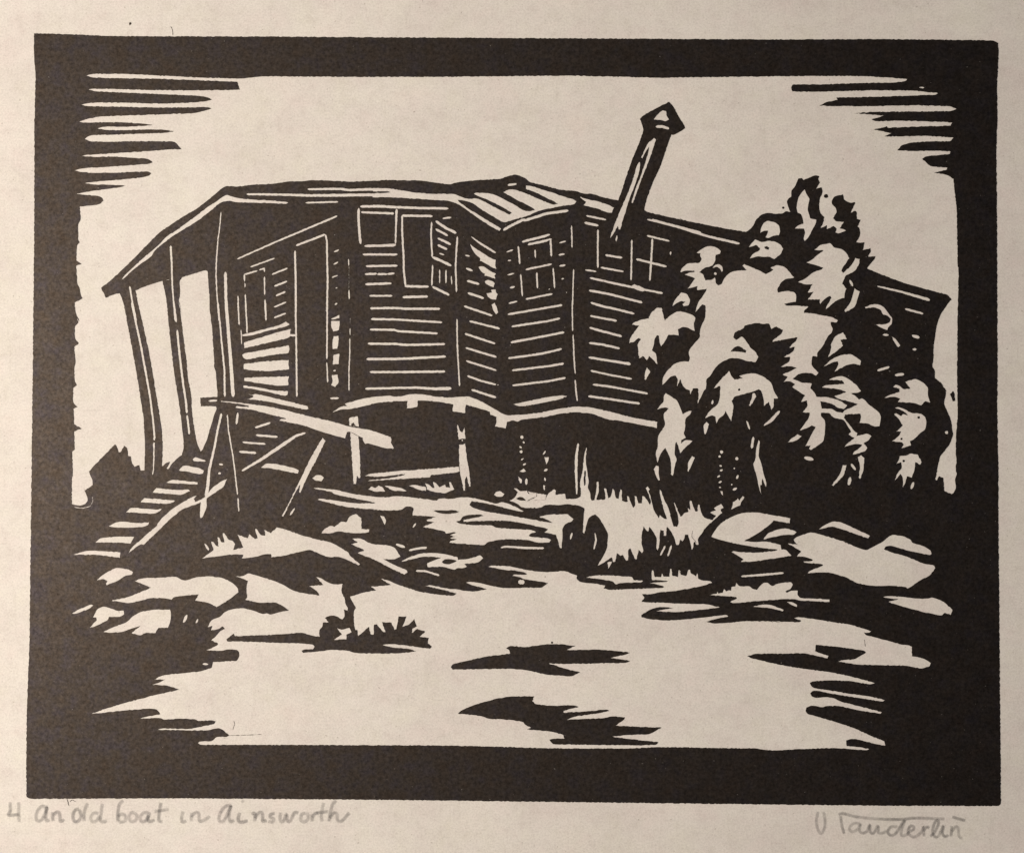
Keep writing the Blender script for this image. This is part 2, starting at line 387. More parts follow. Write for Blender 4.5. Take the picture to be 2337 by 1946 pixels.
TREETOP @J 850,785 910,745 945,700 970,640 1030,580 1110,555 1200,570 1290,565 1330,535 1385,545 1360,490 1340,420 1360,385 1395,360 1395,290 1440,240 1460,190 1480,145 1520,140 1540,165 1600,140 1680,105 1730,120 1715,150 1735,195 1690,270 1755,250 1770,310 1735,380 1725,470 1740,560 1790,610 1770,690 1745,740 1820,705 1820,755 1900,715 1935,745 1920,790 1960,805 2050,770 2030,755 1975,740 2025,665 1930,660 1895,620 1940,550 1930,500 1880,450 1880,410 1910,360 2010,335 2025,400 2060,420
TREERIGHT @K 470,0 460,55 550,30 560,80 530,130 615,150 560,220 520,280
ROOFR @K 640,330 900,430 1100,490 1300,545 1480,590 1530,650 1490,690 1400,820 1350,960 1330,1100 1310,1250 1315,1330 1295,1450 1330,1500 1330,1590 1395,1640 1470,1749
BUSHR @N 1920,480 1985,580 1985,640 1960,740 2010,850 2050,950 2060,1050 2075,1110 2030,1230 1960,1320 1915,1370 1890,1480 1860,1650 1880,1660 1905,1610 1950,1640 1960,1749
L roof 32 @J -280,640 0,715 400,840 775,925
D tree 26 @J 1810,355
D tree 14 @J 1297,495
BIGLEAF @J 65,1270 80,1220 150,1160 290,1155 320,1110 300,1070 305,1040 260,1035 320,990 390,955 470,960 520,985 550,1015 540,1045 490,1060 485,1130 450,1190 360,1210 290,1270 340,1290 365,1365 440,1360 480,1330 490,1400 520,1425 560,1410 590,1340 660,1270 750,1248 860,1245 810,1190 830,1170 900,1200 1020,1250 1090,1290 1150,1260 1180,1235 1145,1215 1220,1180 1310,1200 1370,1260 1430,1330 1400,1340 1330,1345 1270,1390 1225,1470 1235,1510 1350,1490 1430,1505 1455,1540 1450,1620 1380,1630 1310,1645 1340,1670 1450,1665 1600,1680 @Q 970,570 970,600 1100,608 1190,630 1310,650 1375,690 1360,712 1290,708 1290,740 1315,790 1300,840 1260,870 1200,990 1130,1070 860,1000 870,940 890,890 770,910 590,945
BIGLEAF2 @M 1910,450 2010,380 2030,330 1950,290 1890,320 1860,255 1790,260 1700,245 1570,280 1560,310 1450,360 1435,420 1470,450 1530,410 1550,415 1600,480 1640,545 1700,590 1735,650 1700,715 1600,705 1500,670 1400,665 1300,710 1220,780 1160,880 1110,920 1110,1030 1080,1060 1050,1130 1005,1215 1020,1110 1010,1030 950,1030 920,1105 910,1050 870,1040 830,1000 800,920 760,1015 770,920 740,875 680,890 610,970 580,990 590,900 640,820 720,740 800,710 900,710 915,670 895,590 960,500 1035,420 1035,330 1060,260 1100,180 1100,40 1060,25 985,115 @J 245,1740 280,1620 350,1530 380,1465 320,1475 265,1480 270,1435 210,1450 150,1465 200,1400 240,1340 115,1295 180,1270 235,1265 230,1248 120,1248
B tree/leaf @M 1400,590 1450,535 1500,520 1590,580 1580,605 1500,590
W tree/leaf @J 1020,800 1030,740 1060,680 1110,650 1200,670 1250,710 1262,780 1245,825 1180,830 1120,860 1085,850 1110,800 1115,770 1070,770
W tree/leaf @J 885,970 910,930 960,875 1040,910 1120,890 1200,900 1270,940 1298,985 1270,1050 1190,1110 1130,1080 1060,1085 990,1075 895,1105 930,1050 1010,1010 1020,980 970,940
B tree/leaf @J 1070,965 1100,955 1130,975 1120,1000 1080,985
W tree/leaf @J 450,1215 480,1180 530,1170 570,1200 575,1250 560,1265 540,1225 500,1200
DW tree/leaf 16 @J 485,1285
W tree/leaf @J 1555,275 1575,330 1615,390 1600,450 1590,520 1610,580 1620,620 1695,640 1690,680 1645,760 1600,850 1555,895 1540,870 1560,790 1545,745 1435,745 1470,710 1540,685 1530,620 1510,570 1470,555 1455,500 1465,430 1480,370 1520,310
W tree/leaf @J 1670,1000 1740,940 1860,920 1910,975 2000,990 2050,1030 2090,1100 2010,1210 1995,1250 2015,1275 @K 330,240 375,150 430,165 425,220 380,300 300,345 260,360 220,460 270,520 250,570 245,630 170,650 100,700 20,770 30,730 90,630 75,605 40,620 @J 1780,1600 1740,1650 1735,1590 1590,1595 1640,1530 1660,1500 1590,1510 1650,1410 1560,1415 1475,1385 1570,1340 1650,1270 1760,1235 1775,1210 1680,1180 1575,1150 1640,1120 1780,1005
L tree/leaf 30 @K 310,415 345,490
W tree/leaf @K 365,515 430,555 400,650 370,740 260,800 245,785 320,680 350,580
W tree/leaf @K 490,740 560,710 650,705 720,740 770,810 820,870 815,940 770,980 760,1015 690,990 625,950 740,945 790,920 800,880 760,840 710,830 680,770 600,740 500,755
L wall 30 @K 705,1070 775,1072
W wall @K 810,1090 860,1120 915,1200 890,1220 850,1170
L roof 20,30,38 @K 640,490 900,550 1270,655
L wall 28 @K 970,760 1190,820
L wall 40 @K 1055,1080 1145,1105
L wall 28 @K 1062,1245 1110,1245
L tree/leaf 32 @K 640,1500 785,1455
L tree/leaf 38 @K 850,1555 960,1540
W tree/leaf @K 80,1190 130,1090 230,1040 275,1120 200,1130 230,1200 150,1270 50,1340 90,1220
W tree/leaf @N 110,70 150,20 220,-20 540,-20 500,70 445,130 445,180 390,170 375,270 400,310 460,370 430,405 380,375 300,370 220,385 150,440 220,470 260,490 380,500 365,560 415,610 440,660 560,660 640,680 730,710 805,760 760,805 690,790 620,740 480,710 500,800 620,800 680,840 750,850 770,820 850,790 930,745 830,715 690,680 650,650 720,630 790,600 720,570 500,545 540,520 770,505 740,460 585,455 680,415 750,410 830,450 920,520 970,590 930,610 850,615 900,645 945,690 980,675 1020,700 1060,750 1130,800 1190,850 1210,900 1190,1010 1130,1015 1050,975 950,970 970,900 960,860 780,870 765,910 830,990 880,1060 925,1090 915,1130 1040,1095 1095,1130 1060,1180 1000,1215 1045,1270 1020,1310 870,1350 880,1320 975,1250 980,1230 900,1220 770,1260 800,1220 890,1150 820,1110 850,1080 810,1010 760,930 640,910 590,850 490,850 490,890 540,940 540,1050 525,1170 510,1200 370,1295 345,1280 365,1240 300,1250 340,1180 390,1080 425,1020 380,1000 330,1030 235,1060 280,1000 340,920 355,850 270,840 330,770 320,700 250,720 300,640 200,580 145,540 180,510 120,470 40,480 90,420 30,390 130,350 200,310 130,290 10,300 110,240 120,180 45,180 160,115 175,60
W tree/leaf @N 520,300 600,220 720,160 850,145 920,190 970,230 960,280 880,260 790,280 650,360 700,270 690,235 640,240
W bush/leaf @N 1250,670 1300,640 1430,600 1430,560 1355,540 1380,515 1430,525 1480,570 1560,560 1500,480 1620,440 1720,490 1775,550 1770,640 1800,730 1740,710 1690,760 1600,730 1410,720 1440,680 1370,655
W bush/leaf @N 1375,790 1420,780 1500,810 1580,855 1690,860 1740,900 1755,960 1740,1050 1680,1090 1600,1170 1555,1190 1570,1240 1450,1275 1480,1230 1460,1200 1340,1190 1430,1120 1450,1070 1390,1075 1430,1040 1470,1000 1420,920 1365,865 1390,855 1450,890 1470,865 1530,880 1480,830
D bush/leaf 15 @N 1660,905
D bush/leaf 13 @N 1455,1162
W bush/leaf @N 1385,1465 1420,1420 1430,1370 1520,1360 1560,1335 1650,1350 1695,1440 1680,1470 1620,1440 1610,1540 1580,1625 1520,1610 1500,1690 1470,1749 1470,1620 1440,1580 1370,1670 1400,1580 1460,1510 1450,1440
D bush/leaf 14 @N 1480,1425
L bush/leaf 42 @N 1600,1680 1570,1760
W tree/leaf @N 85,1210 130,1160 210,1105 260,1130 200,1180
L tree/leaf 45 @N 290,1385 400,1410
W tree/leaf @N 930,1380 970,1355 1010,1390 1000,1540 960,1640 940,1625 960,1500
W tree/leaf @N 750,1475 795,1475 765,1600 640,1725 620,1715 720,1580
L tree/leaf 35 @N 850,1460 905,1535
L tree/leaf 45 @N 843,1620 820,1715
DW bush/leaf 20 @N 1995,1085
W tree/leaf @M 400,775 440,830 385,930 370,920 375,840
W sill @M -100,1295 0,1320 250,1385 525,1430 520,1505 400,1480 200,1440 0,1405 -100,1380
W tree/leaf @M 520,1280 560,1230 600,1190 600,1120 625,1085 680,1120 760,1170 800,1260 830,1340 900,1300 935,1300 920,1340 860,1390 860,1490 840,1570 865,1620 810,1650 810,1690 860,1645 945,1660 870,1727 800,1807 755,1670 740,1687 730,1817 760,1877 730,1977 710,2077 685,2057 690,1977 680,1867 620,1742 560,1817 530,1922 500,1817 530,1730 530,1600 620,1470 600,1380 600,1330 660,1270 620,1255
W tree/leaf @M 1200,1030 1270,940 1385,820 1410,880 1450,925 1550,910 1505,880 1600,855 1700,850 1800,890 1890,960 1920,1060 1970,1150 1920,1150 1920,1250 1890,1285 1860,1190 1800,1240 1800,1170 1770,1060 1740,1040 1650,1075 1450,1125 1415,1180 1440,1240 1410,1430 1385,1380 1340,1300 1320,1350 1260,1390 1230,1460 1220,1370 1180,1350 1095,1385 1140,1310 1250,1220 1275,1130 1275,1000
W tree/leaf @M 1690,1085 1710,1130 1640,1240 1620,1235 1655,1150 1665,1090
D tree/leaf 14 @M 1505,1045
L tree/leaf 30 @M 1190,1170 1180,1220
L tree/leaf 20,45,35 @M 1800,1475 1880,1420 1990,1300
L tree/leaf 25 @M 1595,1420 1630,1520
W tree/leaf @M 1115,1430 1145,1460 1100,1580 1085,1570 1075,1470
L tree/trunk 35 @M 1675,1610 1655,1749
T Q 1650 600 400
T R 1900 850 400
T U 1800 420 300
T V 1740 60 600.4
T S 1200 800 400
T X 1550 900 400
TREEU @U 925,280 990,305 1050,290 1060,310 985,460 1060,430 1085,450 1085,560 1145,575 1130,610 1095,680 1125,700 1140,780 1130,840 1075,930 1130,940 1205,930 1180,1060 1300,1025 1310,1080 1265,1160 1380,1155 1370,1200 1290,1290 1250,1350
SKYTR @V 0,403 400,398 800,400 1000,410 1155,425 1140,440 1050,452 800,455 500,465 240,468 228,490 240,522 400,525 600,520 900,512 1200,515 1400,535 1380,550 1200,555 900,565 590,570 600,590 510,605 455,635 600,640 900,640 1200,632 1500,640 1548,660 1500,680 1200,682 900,685 730,695 970,715 870,745 900,760 1100,755 1300,760 1515,770 1500,795 1300,800 1000,812 990,800 890,825 1030,855 970,880 1100,882 1300,875 1525,890 1500,920 1350,920 1180,930 1110,950 1075,990 1200,998 1350,995 1500,1000 1495,1020 1300,1040 1275,1060 1340,1120 1475,1130 1470,1145 1370,1168 1480,1190 1525,1220 1530,1290 1550,1450 1555,1749
SKYR @K 1605,0 1600,200 1615,320 1610,600 1600,900 1600,1300 @R 1490,0 1495,300 1500,500 1480,720 1475,980 1485,1030 1475,1180 1490,1210 1465,1280 1480,1380 1450,1440 1425,1455 1340,1420 1325,1260 1275,1240 1250,1300
L border 12 @V 1250,490 1290,492
B bush @R 1405,260 1440,220 1460,250 1465,340 1440,345
L bay 28 @H 1670,815 2100,765 @S 455,155
L bay 28 @H 1675,995 2100,945 @S 475,325
W bay @H 1685,1220 1760,1205 @S 0,610 300,550 430,535 495,545 400,585 200,625 0,660 @H 1900,1230 1760,1245
L wall 20 @S 570,0 590,280
L wall 22 @S 590,350 600,480 615,605
L wall 30 @S 750,80 1255,165
L wall 26 @S 775,240 1000,290 1270,340
L wall 28 @S 800,405 1000,430 1460,515
L wall 30 @S 745,545 1000,580 1365,635
W sill @S 200,735 400,695 580,670 750,675 1000,730 1060,742 1060,835 950,815 800,755 600,735 400,755 200,800
L stilt/2 20 @S 235,1200 205,1245
W stilt/2 @S 220,1275 275,1275 270,1320 240,1365 230,1310
L stilt/2 32 @S 215,1440 260,1420
L stilt/2 28 @S 225,1520 232,1560
W stilt/2 @S 205,1610 232,1615 225,1675 210,1660
L stilt/3 25,40,35,20 @S 628,1110 605,1250 600,1450 610,1720
W stilt/4 @S 720,1165 730,1165 715,1290 735,1440 755,1570 740,1640 770,1700 780,1780 650,1780 660,1700 645,1580 680,1440 695,1260
B stilt/4 @S 705,1435 715,1440 715,1600 700,1620 690,1540
W tree/leaf @S 1530,1420 1560,1375 1590,1385 1590,1470 1605,1550 1590,1555 1550,1480
W tree/leaf @S 1990,1260 2025,1280 1985,1370 1950,1450 1935,1440 1940,1340
DW stilt/5 20 @X 505,688
DW stilt/5 14 @X 482,742
L stilt/5 28 @X 480,850 510,858
L stilt/5 28 @X 485,915 520,900
L stilt/5 25 @X 455,990 490,970
L stilt/5 25 @X 470,1055 510,1040
L stilt/5 22 @X 475,1112 500,1110
W stilt/5 @X 490,1155 520,1160 525,1210 505,1195
DW stilt/6 20 @X 688,768
DW stilt/6 10 @X 658,885
L stilt/6 35 @X 705,965 685,1010
DW stilt/6 10 @X 628,1078
L stilt/6 35 @X 640,1145 690,1120
W tree/trunk @X 945,545 965,560 955,680 950,740 985,830 1010,950 1045,1060 1040,1110 1015,1060 995,1010 990,1080 970,1085 975,1150 990,1230 960,1140 930,990 890,860 885,830 915,760 920,650
W grass @X 620,1380 640,1320 640,1290 690,1260 700,1240 720,1270 760,1215 780,1230 740,1290 730,1330 680,1345
T a 150 980 400
T b 500 980 400
T c 850 980 400
T d 1200 1060 400
T e 1550 1130 400
T f 1880 1130 400
SKYBL @a 105,240 75,265 85,500 70,650 70,890 100,900 170,912 235,890 265,850 260,810 240,760 225,730 290,690 325,660 320,600 290,540 280,500 340,430 450,320 590,178 605,190 630,270 655,270 700,195 735,220 745,315 775,320 790,400 820,445 880,425 895,490 920,490 1000,480 1160,440 1200,400 1245,385 1240,410 1205,465 1225,475 1270,410 1330,350 1395,300 1500,260 1580,190 1600,230 1615,265 1640,240 1660,190 1690,130 @F 1740,1480 1780,1340 1810,1275 1800,1245 1820,1125 1810,1000 1800,830 1775,770 1780,690 1765,500 1755,300 1725,100 1720,0 @B 1720,1640 1725,1500 1710,1300 1700,1150 1670,1138 1500,1190 1390,1225 1160,1265 1030,1305 900,1350 830,1385 660,1410 540,1440
POST1 @B 640,1400 690,1520 740,1749 @F 730,200 800,570 850,850 900,1180 935,1380 945,1600 @a 950,150 950,250 945,430 940,600 1160,600 1150,440 1160,200 1150,0 @F 1130,1400 1080,1100 1040,850 990,560 900,170 860,0 @B 835,1380 800,1350
POST2 @B 1160,1265 1190,1400 1220,1600 @F 1215,0 1230,230 1265,550 1300,850 1350,1150 1390,1450 @a 1395,0 1410,100 1415,220 1390,300 1400,400 1620,400 1615,265 1600,230 1580,190 1560,120 1540,0 @F 1510,1300 1500,1100 1460,900 1440,650 1410,430 1380,200 1360,0 @B 1375,1640 1350,1540 1370,1400 1360,1270 1390,1225
L border 7 @a 100,930 200,942 290,920 325,860 315,780
L post 25 @a 1050,100 1065,130
W post @a 1050,150 1070,160 1060,430 1050,530 1035,545 1045,400
L trestle 30,30,32,40,50 @F 1865,1330 @a 1820,0 1780,220 1720,470 1700,680 1680,810
W trestle @a 1640,820 1690,820 1690,930 1640,1050 1615,1060 1605,1040 1615,870
W steps @a 735,1495 800,1400 910,1310 960,1260 1095,1150 1095,1130 1150,1060 1260,960 1400,870 1530,800 1570,790 1535,830 1550,865 1640,830 1700,770 1760,690 1860,620 1935,590 1890,690 1720,800 1680,830 1600,880 1400,950 1250,1070 1100,1220 930,1380 905,1370 850,1400
L trestle 20 @F 1935,1345 1940,1420 @b 110,0 170,350 220,780
L trestle 20 @b 225,820 235,980
W steps/tread/1 @a 1520,355 1555,330 1600,345 1680,375 1660,385 1530,375
W steps/tread/2 @a 1355,490 1400,435 1450,430 1600,460 1655,490 1645,525 1600,535 1450,500
W steps/tread/3 @a 1205,635 1270,600 1580,630 1580,655 1300,645
W steps/tread/4 @a 1040,755 1085,700 1350,725 1470,715 1490,735 1380,785 1250,770
W steps/tread/5 @a 895,870 940,820 1250,845 1310,850 1290,870 1210,890 1000,875
W steps/tread/6 @a 720,990 775,935 1000,950 1090,960 1150,950 1130,975 1060,1008 900,1000
W steps/tread/7 @a 515,1155 600,1110 700,1100 850,1120 1000,1110 990,1140 930,1165 750,1175 580,1170
W steps/tread/8 @a 355,1350 410,1300 600,1280 820,1285 780,1360 500,1350
W steps/tread/9 @a 90,1495 250,1450 450,1455 655,1470 650,1535 400,1500
L wall 25 @a 1835,415 1885,420
L wall 32 @a 1825,525 1860,522
W grass @a 1630,1540 1720,1480 1770,1440 1740,1340 1770,1345 1800,1390 1830,1400 1815,1290 1835,1290 1870,1350 1900,1350 1880,1240 1900,1240 1950,1320 2000,1330 2030,1370 2005,1440 @b 290,1410 215,1255 340,1300 360,1250 430,1310 460,1300 430,1190 450,1190 500,1265 550,1270 540,1200 620,1240 690,1170 780,1190 1000,1270 1150,1310 1340,1350 1450,1410 1550,1470 1565,1510 1690,1610 1670,1625 1560,1570 1430,1520 1330,1530 1230,1500 1090,1435 980,1460 800,1505 625,1530 620,1490 550,1490 400,1530 270,1540 290,1500 200,1490 0,1515 @a 1700,1530
W grass @a 1660,1360 1690,1380 1720,1430 1710,1450 1680,1420
L wall 30 @b 240,265 445,280
L trestle 25,40,45,25 @b 270,495 500,360 920,75 1035,40
W trestle @b 500,455 560,405 680,410 900,460 955,490 945,525 800,500 600,460
W trestle @b 1240,95 1275,135 1180,330 1050,580 970,760 955,745 970,660 920,740 770,1040 750,1035 850,850 950,640 1100,330
L trestle 25 @b 905,940 850,1025
W ground @b 1115,580 1160,545 1220,545 1255,575 1225,620 1150,610
W stilt/7 @b 1570,30 1670,80 1690,350 1690,580 1670,580 1650,550 1640,650 1610,650 1600,500
W stilt/7 @G 1555,1390 1580,1375 1660,1365 1672,1490 1560,1475
B stilt/7 @G 1580,1460 1610,1438 1640,1480 1590,1482
W trestle @b 1720,90 1750,170 1800,160 1990,225 2030,210 2085,240 2050,180 2065,110 1950,50
W plank @b 1745,555 1800,530 2100,500 @c 1035,445 1045,500 1000,515 700,545 690,570 0,612 @b 1780,620 1800,605 2090,580
B plank @b 1740,585 2080,548 @c 390,530 380,545 @b 2100,572 1780,600
W stilt/8 @c 1010,-70 1030,-40 1045,15 1075,35 1095,-10 1100,-40 1115,110 1075,108 1030,120
W stilt/8 @c 1035,180 1080,182 1110,165 1130,350 1160,500 1175,680 1155,680 1130,560 1105,600 1110,730 1090,730 1070,620 1050,540 1040,450
DW stilt/8 9 @c 1075,130
W grass @b 1785,715 1830,680 1870,700 1910,670 1960,690 1990,740 1870,745
W grass @c 145,675 200,675 350,700 410,735 250,735
W grass @c 430,670 510,660 640,690 640,735 550,720
W grass @c 630,640 680,660 720,700 740,700 725,625 760,640 800,690 870,660 880,690 930,695 915,630 940,630 980,715 930,735 870,765 750,750 650,715 650,690
DW stilt/9 20 @c 1790,90
L stilt/9 32 @c 1803,143 1820,165
L stilt/9 25 @c 1760,202 1788,222
DW stilt/9 18 @c 1780,265
L stilt/9 18 @c 1778,365 1810,345
L stilt/9 30 @c 1802,428 1838,405
W stilt/9 @c 1760,500 1810,465 1840,500 1800,512
W stilt/9 @c 1735,545 1790,600 1785,640 1765,640
L stilt/9 32 @c 1845,585 1840,660
W grass @c 1455,780 1480,745 1530,735 1580,770 1560,800 1490,805
W grass @c 1690,705 1730,705 1770,740 1850,730 1870,770 1965,755 1960,805 1880,835 1850,855 2070,840 2085,780 @d 20,320 40,345 130,340 130,380 30,430 230,420 270,340 340,295 360,310 355,360 470,350 480,410 600,410 660,380 670,340 740,320 770,400 790,430 820,425 840,330 850,205 870,205 875,320 845,420 940,420 955,400 935,285 960,285 985,400 1010,390 1040,285 1060,310 1080,400 1110,410 1130,295 1150,305 1150,430 1200,450 1220,440 1210,375 1230,380 1260,460 1285,515 1310,490 1300,375 1325,380 1345,460 1390,460 1395,375 1420,380 1485,480 1500,440 1450,310 1435,280 1460,260 1485,295 1470,310 1510,450 1530,540 1590,640 1605,600 1660,650 1690,650 1660,570 1610,380 1600,300 1620,310 1660,430 1710,520 1750,680 1770,740 1810,745 1830,700 1820,600 1770,450 1785,460 1850,620 @e 30,250 60,210 110,195 100,150 130,175 125,65 150,70 190,190 215,195 225,110 245,115 260,200 300,270 400,295 440,240 370,205 400,190 440,180 415,150 500,100 530,150 495,170 515,210 420,290 330,370 220,520 230,590 200,590 190,550 170,570 170,620 150,655 130,560 105,470 70,470 60,520 40,550 10,530 @d 1830,960 1800,960 1780,880 1740,800 1690,745 1680,850 1650,850 1650,790 1610,780 1600,950 1580,1030 1560,1000 1570,880 1510,780 1480,745 1465,800 1445,790 1410,740 1385,850 1385,950 1410,1030 1390,1060 1350,1020 1330,1130 1305,1130 1270,1050 1250,1000 1225,1020 1225,1140 1205,1150 1160,1080 1130,1090 1090,1060 1070,1160 1040,1165 1030,1110 980,1140 850,1220 930,1090 975,990 985,830 950,760 880,640 830,595 790,610 750,640 720,740 700,825 680,810 690,660 700,520 640,490 500,470 400,485 230,480 180,515 0,515 @c 2000,940 1900,940 1780,930 1740,890 1640,850 1700,820 1740,750
B grass @c 1720,825 1760,805 1800,810 1840,850 1770,850
W grass @d 975,1170 1030,1160 1010,1210 985,1250
W ground @b 1130,695 1240,705 1400,720 1600,770 1900,810 2030,810 @c 200,810 280,795 500,815 770,850 795,825 960,830 1050,810 1150,810 1280,835 1480,890 1550,865 1640,890 1810,975 1790,985 1650,955 1500,915 1350,880 1190,855 1160,900 1200,935 1350,980 1600,1020 1900,1075 2100,1110 @d 325,695 260,660 160,625 250,600 500,590 530,620 570,650 550,680 470,710 435,770 440,850 430,1000 405,995 360,840 220,810 265,770 @c 1900,1140 1800,1120 1600,1090 1400,1090 1200,1095 1090,1105 1090,1080 1200,1060 1330,1035 1300,1015 1150,1020 1080,1040 1050,1090 1000,1100 1040,1125 1200,1145 1430,1145 1480,1175 1700,1190 1900,1200 1960,1225 1900,1240 1870,1270 1900,1285 2100,1300 @d 300,900 280,930 150,935 60,910 @c 1850,1320 1650,1310 1500,1320 1380,1345 1340,1385 1200,1375 920,1355 930,1335 1010,1310 930,1300 990,1280 925,1265 1000,1235 980,1225 880,1245 860,1215 600,1165 740,1110 650,1095 650,1080 760,1045 650,1035 480,1030 490,940 460,920 400,920 350,960 200,970 0,960 @b 1900,960 1540,930 1250,860 1180,840 1200,825 1400,850 1600,880 1850,885 1870,875 1700,840 1500,800 1370,770 1350,745 1150,710
B ground @c 730,970 800,965 900,970 950,960 1040,980 1000,1000 880,1012 780,995
L grass 28 @d 552,815 532,895
L grass 15,28,18 @d 825,810 840,900 815,1015
L grass 25 @d 1670,970 1610,1085
L grass 25 @d 1745,965 1700,1095
W ground @b 1225,1240 1260,1190 1330,1150 1380,1165 1460,1100 1520,1110 1560,1040 1640,1010 1705,1060 1705,1190 1800,1195 1795,1225 1700,1240 1600,1240 1430,1215 1320,1245
W ground @c 90,1030 140,1040 165,1090 145,1145 130,1110
L ground 25 @c 483,1172 522,1122
L ground 35 @c 280,1372 390,1408
L ground 25,30,35 @c 435,1445 560,1420 650,1412
L ground 22,30,28 @c 1535,1415 1600,1400 1800,1415 2055,1420
W ground @b 1590,1305 1690,1300 1830,1370 1950,1380 @c 210,1390 270,1415 335,1520 260,1555 130,1550 250,1615 410,1680 420,1710 380,1735 200,1650 0,1545 @b 1870,1560 1660,1480 1680,1465 1740,1450 1720,1430 1640,1400 1580,1370 1660,1350
W ground @c 345,1580 420,1535 560,1485 700,1475 870,1490 1020,1530 1025,1560 1140,1550 1290,1505 1325,1540 1270,1590 1100,1610 1130,1640 1080,1660 1020,1655 980,1680 850,1640 660,1645 655,1600 700,1580 820,1535 720,1520 600,1520 480,1550
B ground @c 830,1580 870,1550 940,1550 1010,1570 920,1615 850,1605
L ground 25 @c 520,1690 640,1695 800,1745
W ground @d 720,1350 830,1325 1000,1325 1270,1345 1290,1380 1405,1390 1380,1410 1200,1410 1070,1430 1040,1395 900,1370
W rock/1 @e 385,490 420,430 500,330 600,270 700,225 800,205 950,205 1100,235 1330,275 1325,335 1250,320 1130,300 1080,355 980,430 880,490 780,545 900,560 1040,550 1215,595 1225,650 1280,650 1345,720 1200,745 900,790 735,795 770,770 700,720 625,680 650,665 720,680 950,685 1150,665 1180,650 1000,630 800,600 600,560 480,530 390,500
W rock/1 @X 1010,1730 1060,1660 1160,1620 1270,1600 1380,1630 1405,1650 1370,1680 1250,1680 1100,1710 1010,1735
W rock/2 @e 1670,405 1750,350 1840,310 @f 200,320 270,350 400,410 550,485 530,515 400,470 200,400 100,370 0,395
W rock/2 @e 1370,530 1400,500 1570,440 1700,470 2000,560 @f 200,540 400,625 510,660 600,610 700,560 780,490 830,470 960,490 1040,530 1060,570 1200,610 1280,660 1290,700 1270,715 1150,690 1000,660 900,630 800,600 740,610 720,645 800,680 1000,735 1200,820 1320,840 1335,870 1270,960 1180,1000 1050,1090 1000,1115 980,1095 800,1080 550,1080 390,1050 270,980 100,930 0,920 @e 1535,930 1560,905 1700,850 1725,835 1700,820 1500,805 1485,790 1590,785 1600,770 1490,730 1410,735 1420,710 1460,670 1300,575 1420,590 1380,555
L ground 24,30,24 @e 740,970 1000,950 1250,928
W grass @e 360,1195 450,1175 455,1150 470,1175 520,1165 535,1120 560,1150 590,1135 620,1140 625,1095 670,1090 680,1045 720,1090 840,1085 880,1120 930,1130 960,1090 1010,1045 1060,1045 1110,1085 1200,1050 1340,1040 1360,1065 1335,1120 1270,1150 1290,1165 1340,1140 1420,1140 1415,1190 1450,1230 1600,1235 1800,1245 1800,1275 1600,1265 1450,1260 1380,1240 1250,1240 1000,1260 640,1290 610,1275 690,1235 680,1215 550,1205
W ground @e 885,1330 1000,1305 1100,1310 1250,1370 1240,1388 1100,1350 980,1340
W ground @e 1285,1275 1350,1275 1410,1310 1410,1335 1340,1310
W ground @f 710,1215 760,1205 950,1215 1100,1235 1250,1235 1300,1220 1440,1275 1540,1370 1520,1430 1450,1405 1410,1440 1200,1400 1000,1345 850,1300 770,1275 830,1260 890,1240 800,1235
T n 1040 1250 300
T g 150 1270 500
T h 600 1270 500
T i 1000 1350 500
T j 1300 1270 500
T k 1700 1380 500
T m 0 1480 600
T t 0 1780 850
T z 1750 1780 587
W ground @g 295,225 380,155 480,105 540,110 600,120 645,145 635,170 570,180 500,230 390,272 385,255 400,235 360,210
W ground @g 660,230 740,205 900,200 1060,190 1110,220 1150,228 1250,195 1370,185 1500,200 1600,250 1650,300 1655,340 1580,400 1500,450 1445,482 1370,440 1240,420 1275,360 1150,370 1035,385 1015,410 940,395 800,395 720,420 600,445 440,420 600,385 820,295 770,275
W ground @g 60,545 110,510 240,455 265,465 230,495 100,545
W ground @g 260,580 300,500 360,475 420,490 500,520 555,515 560,550 520,575 415,575 405,605 320,650 225,682 295,610 290,580
W ground @g 360,720 450,675 580,630 640,570 720,525 850,505 1000,505 1010,560 1000,630 980,680 890,680 860,730 770,725 715,755 630,730 715,660 620,690 540,720 420,728
L ground 30 @g 1162,555 1128,630
L ground 20 @g 1266,596 1248,634
L ground 22 @g 1312,1026 1365,1028
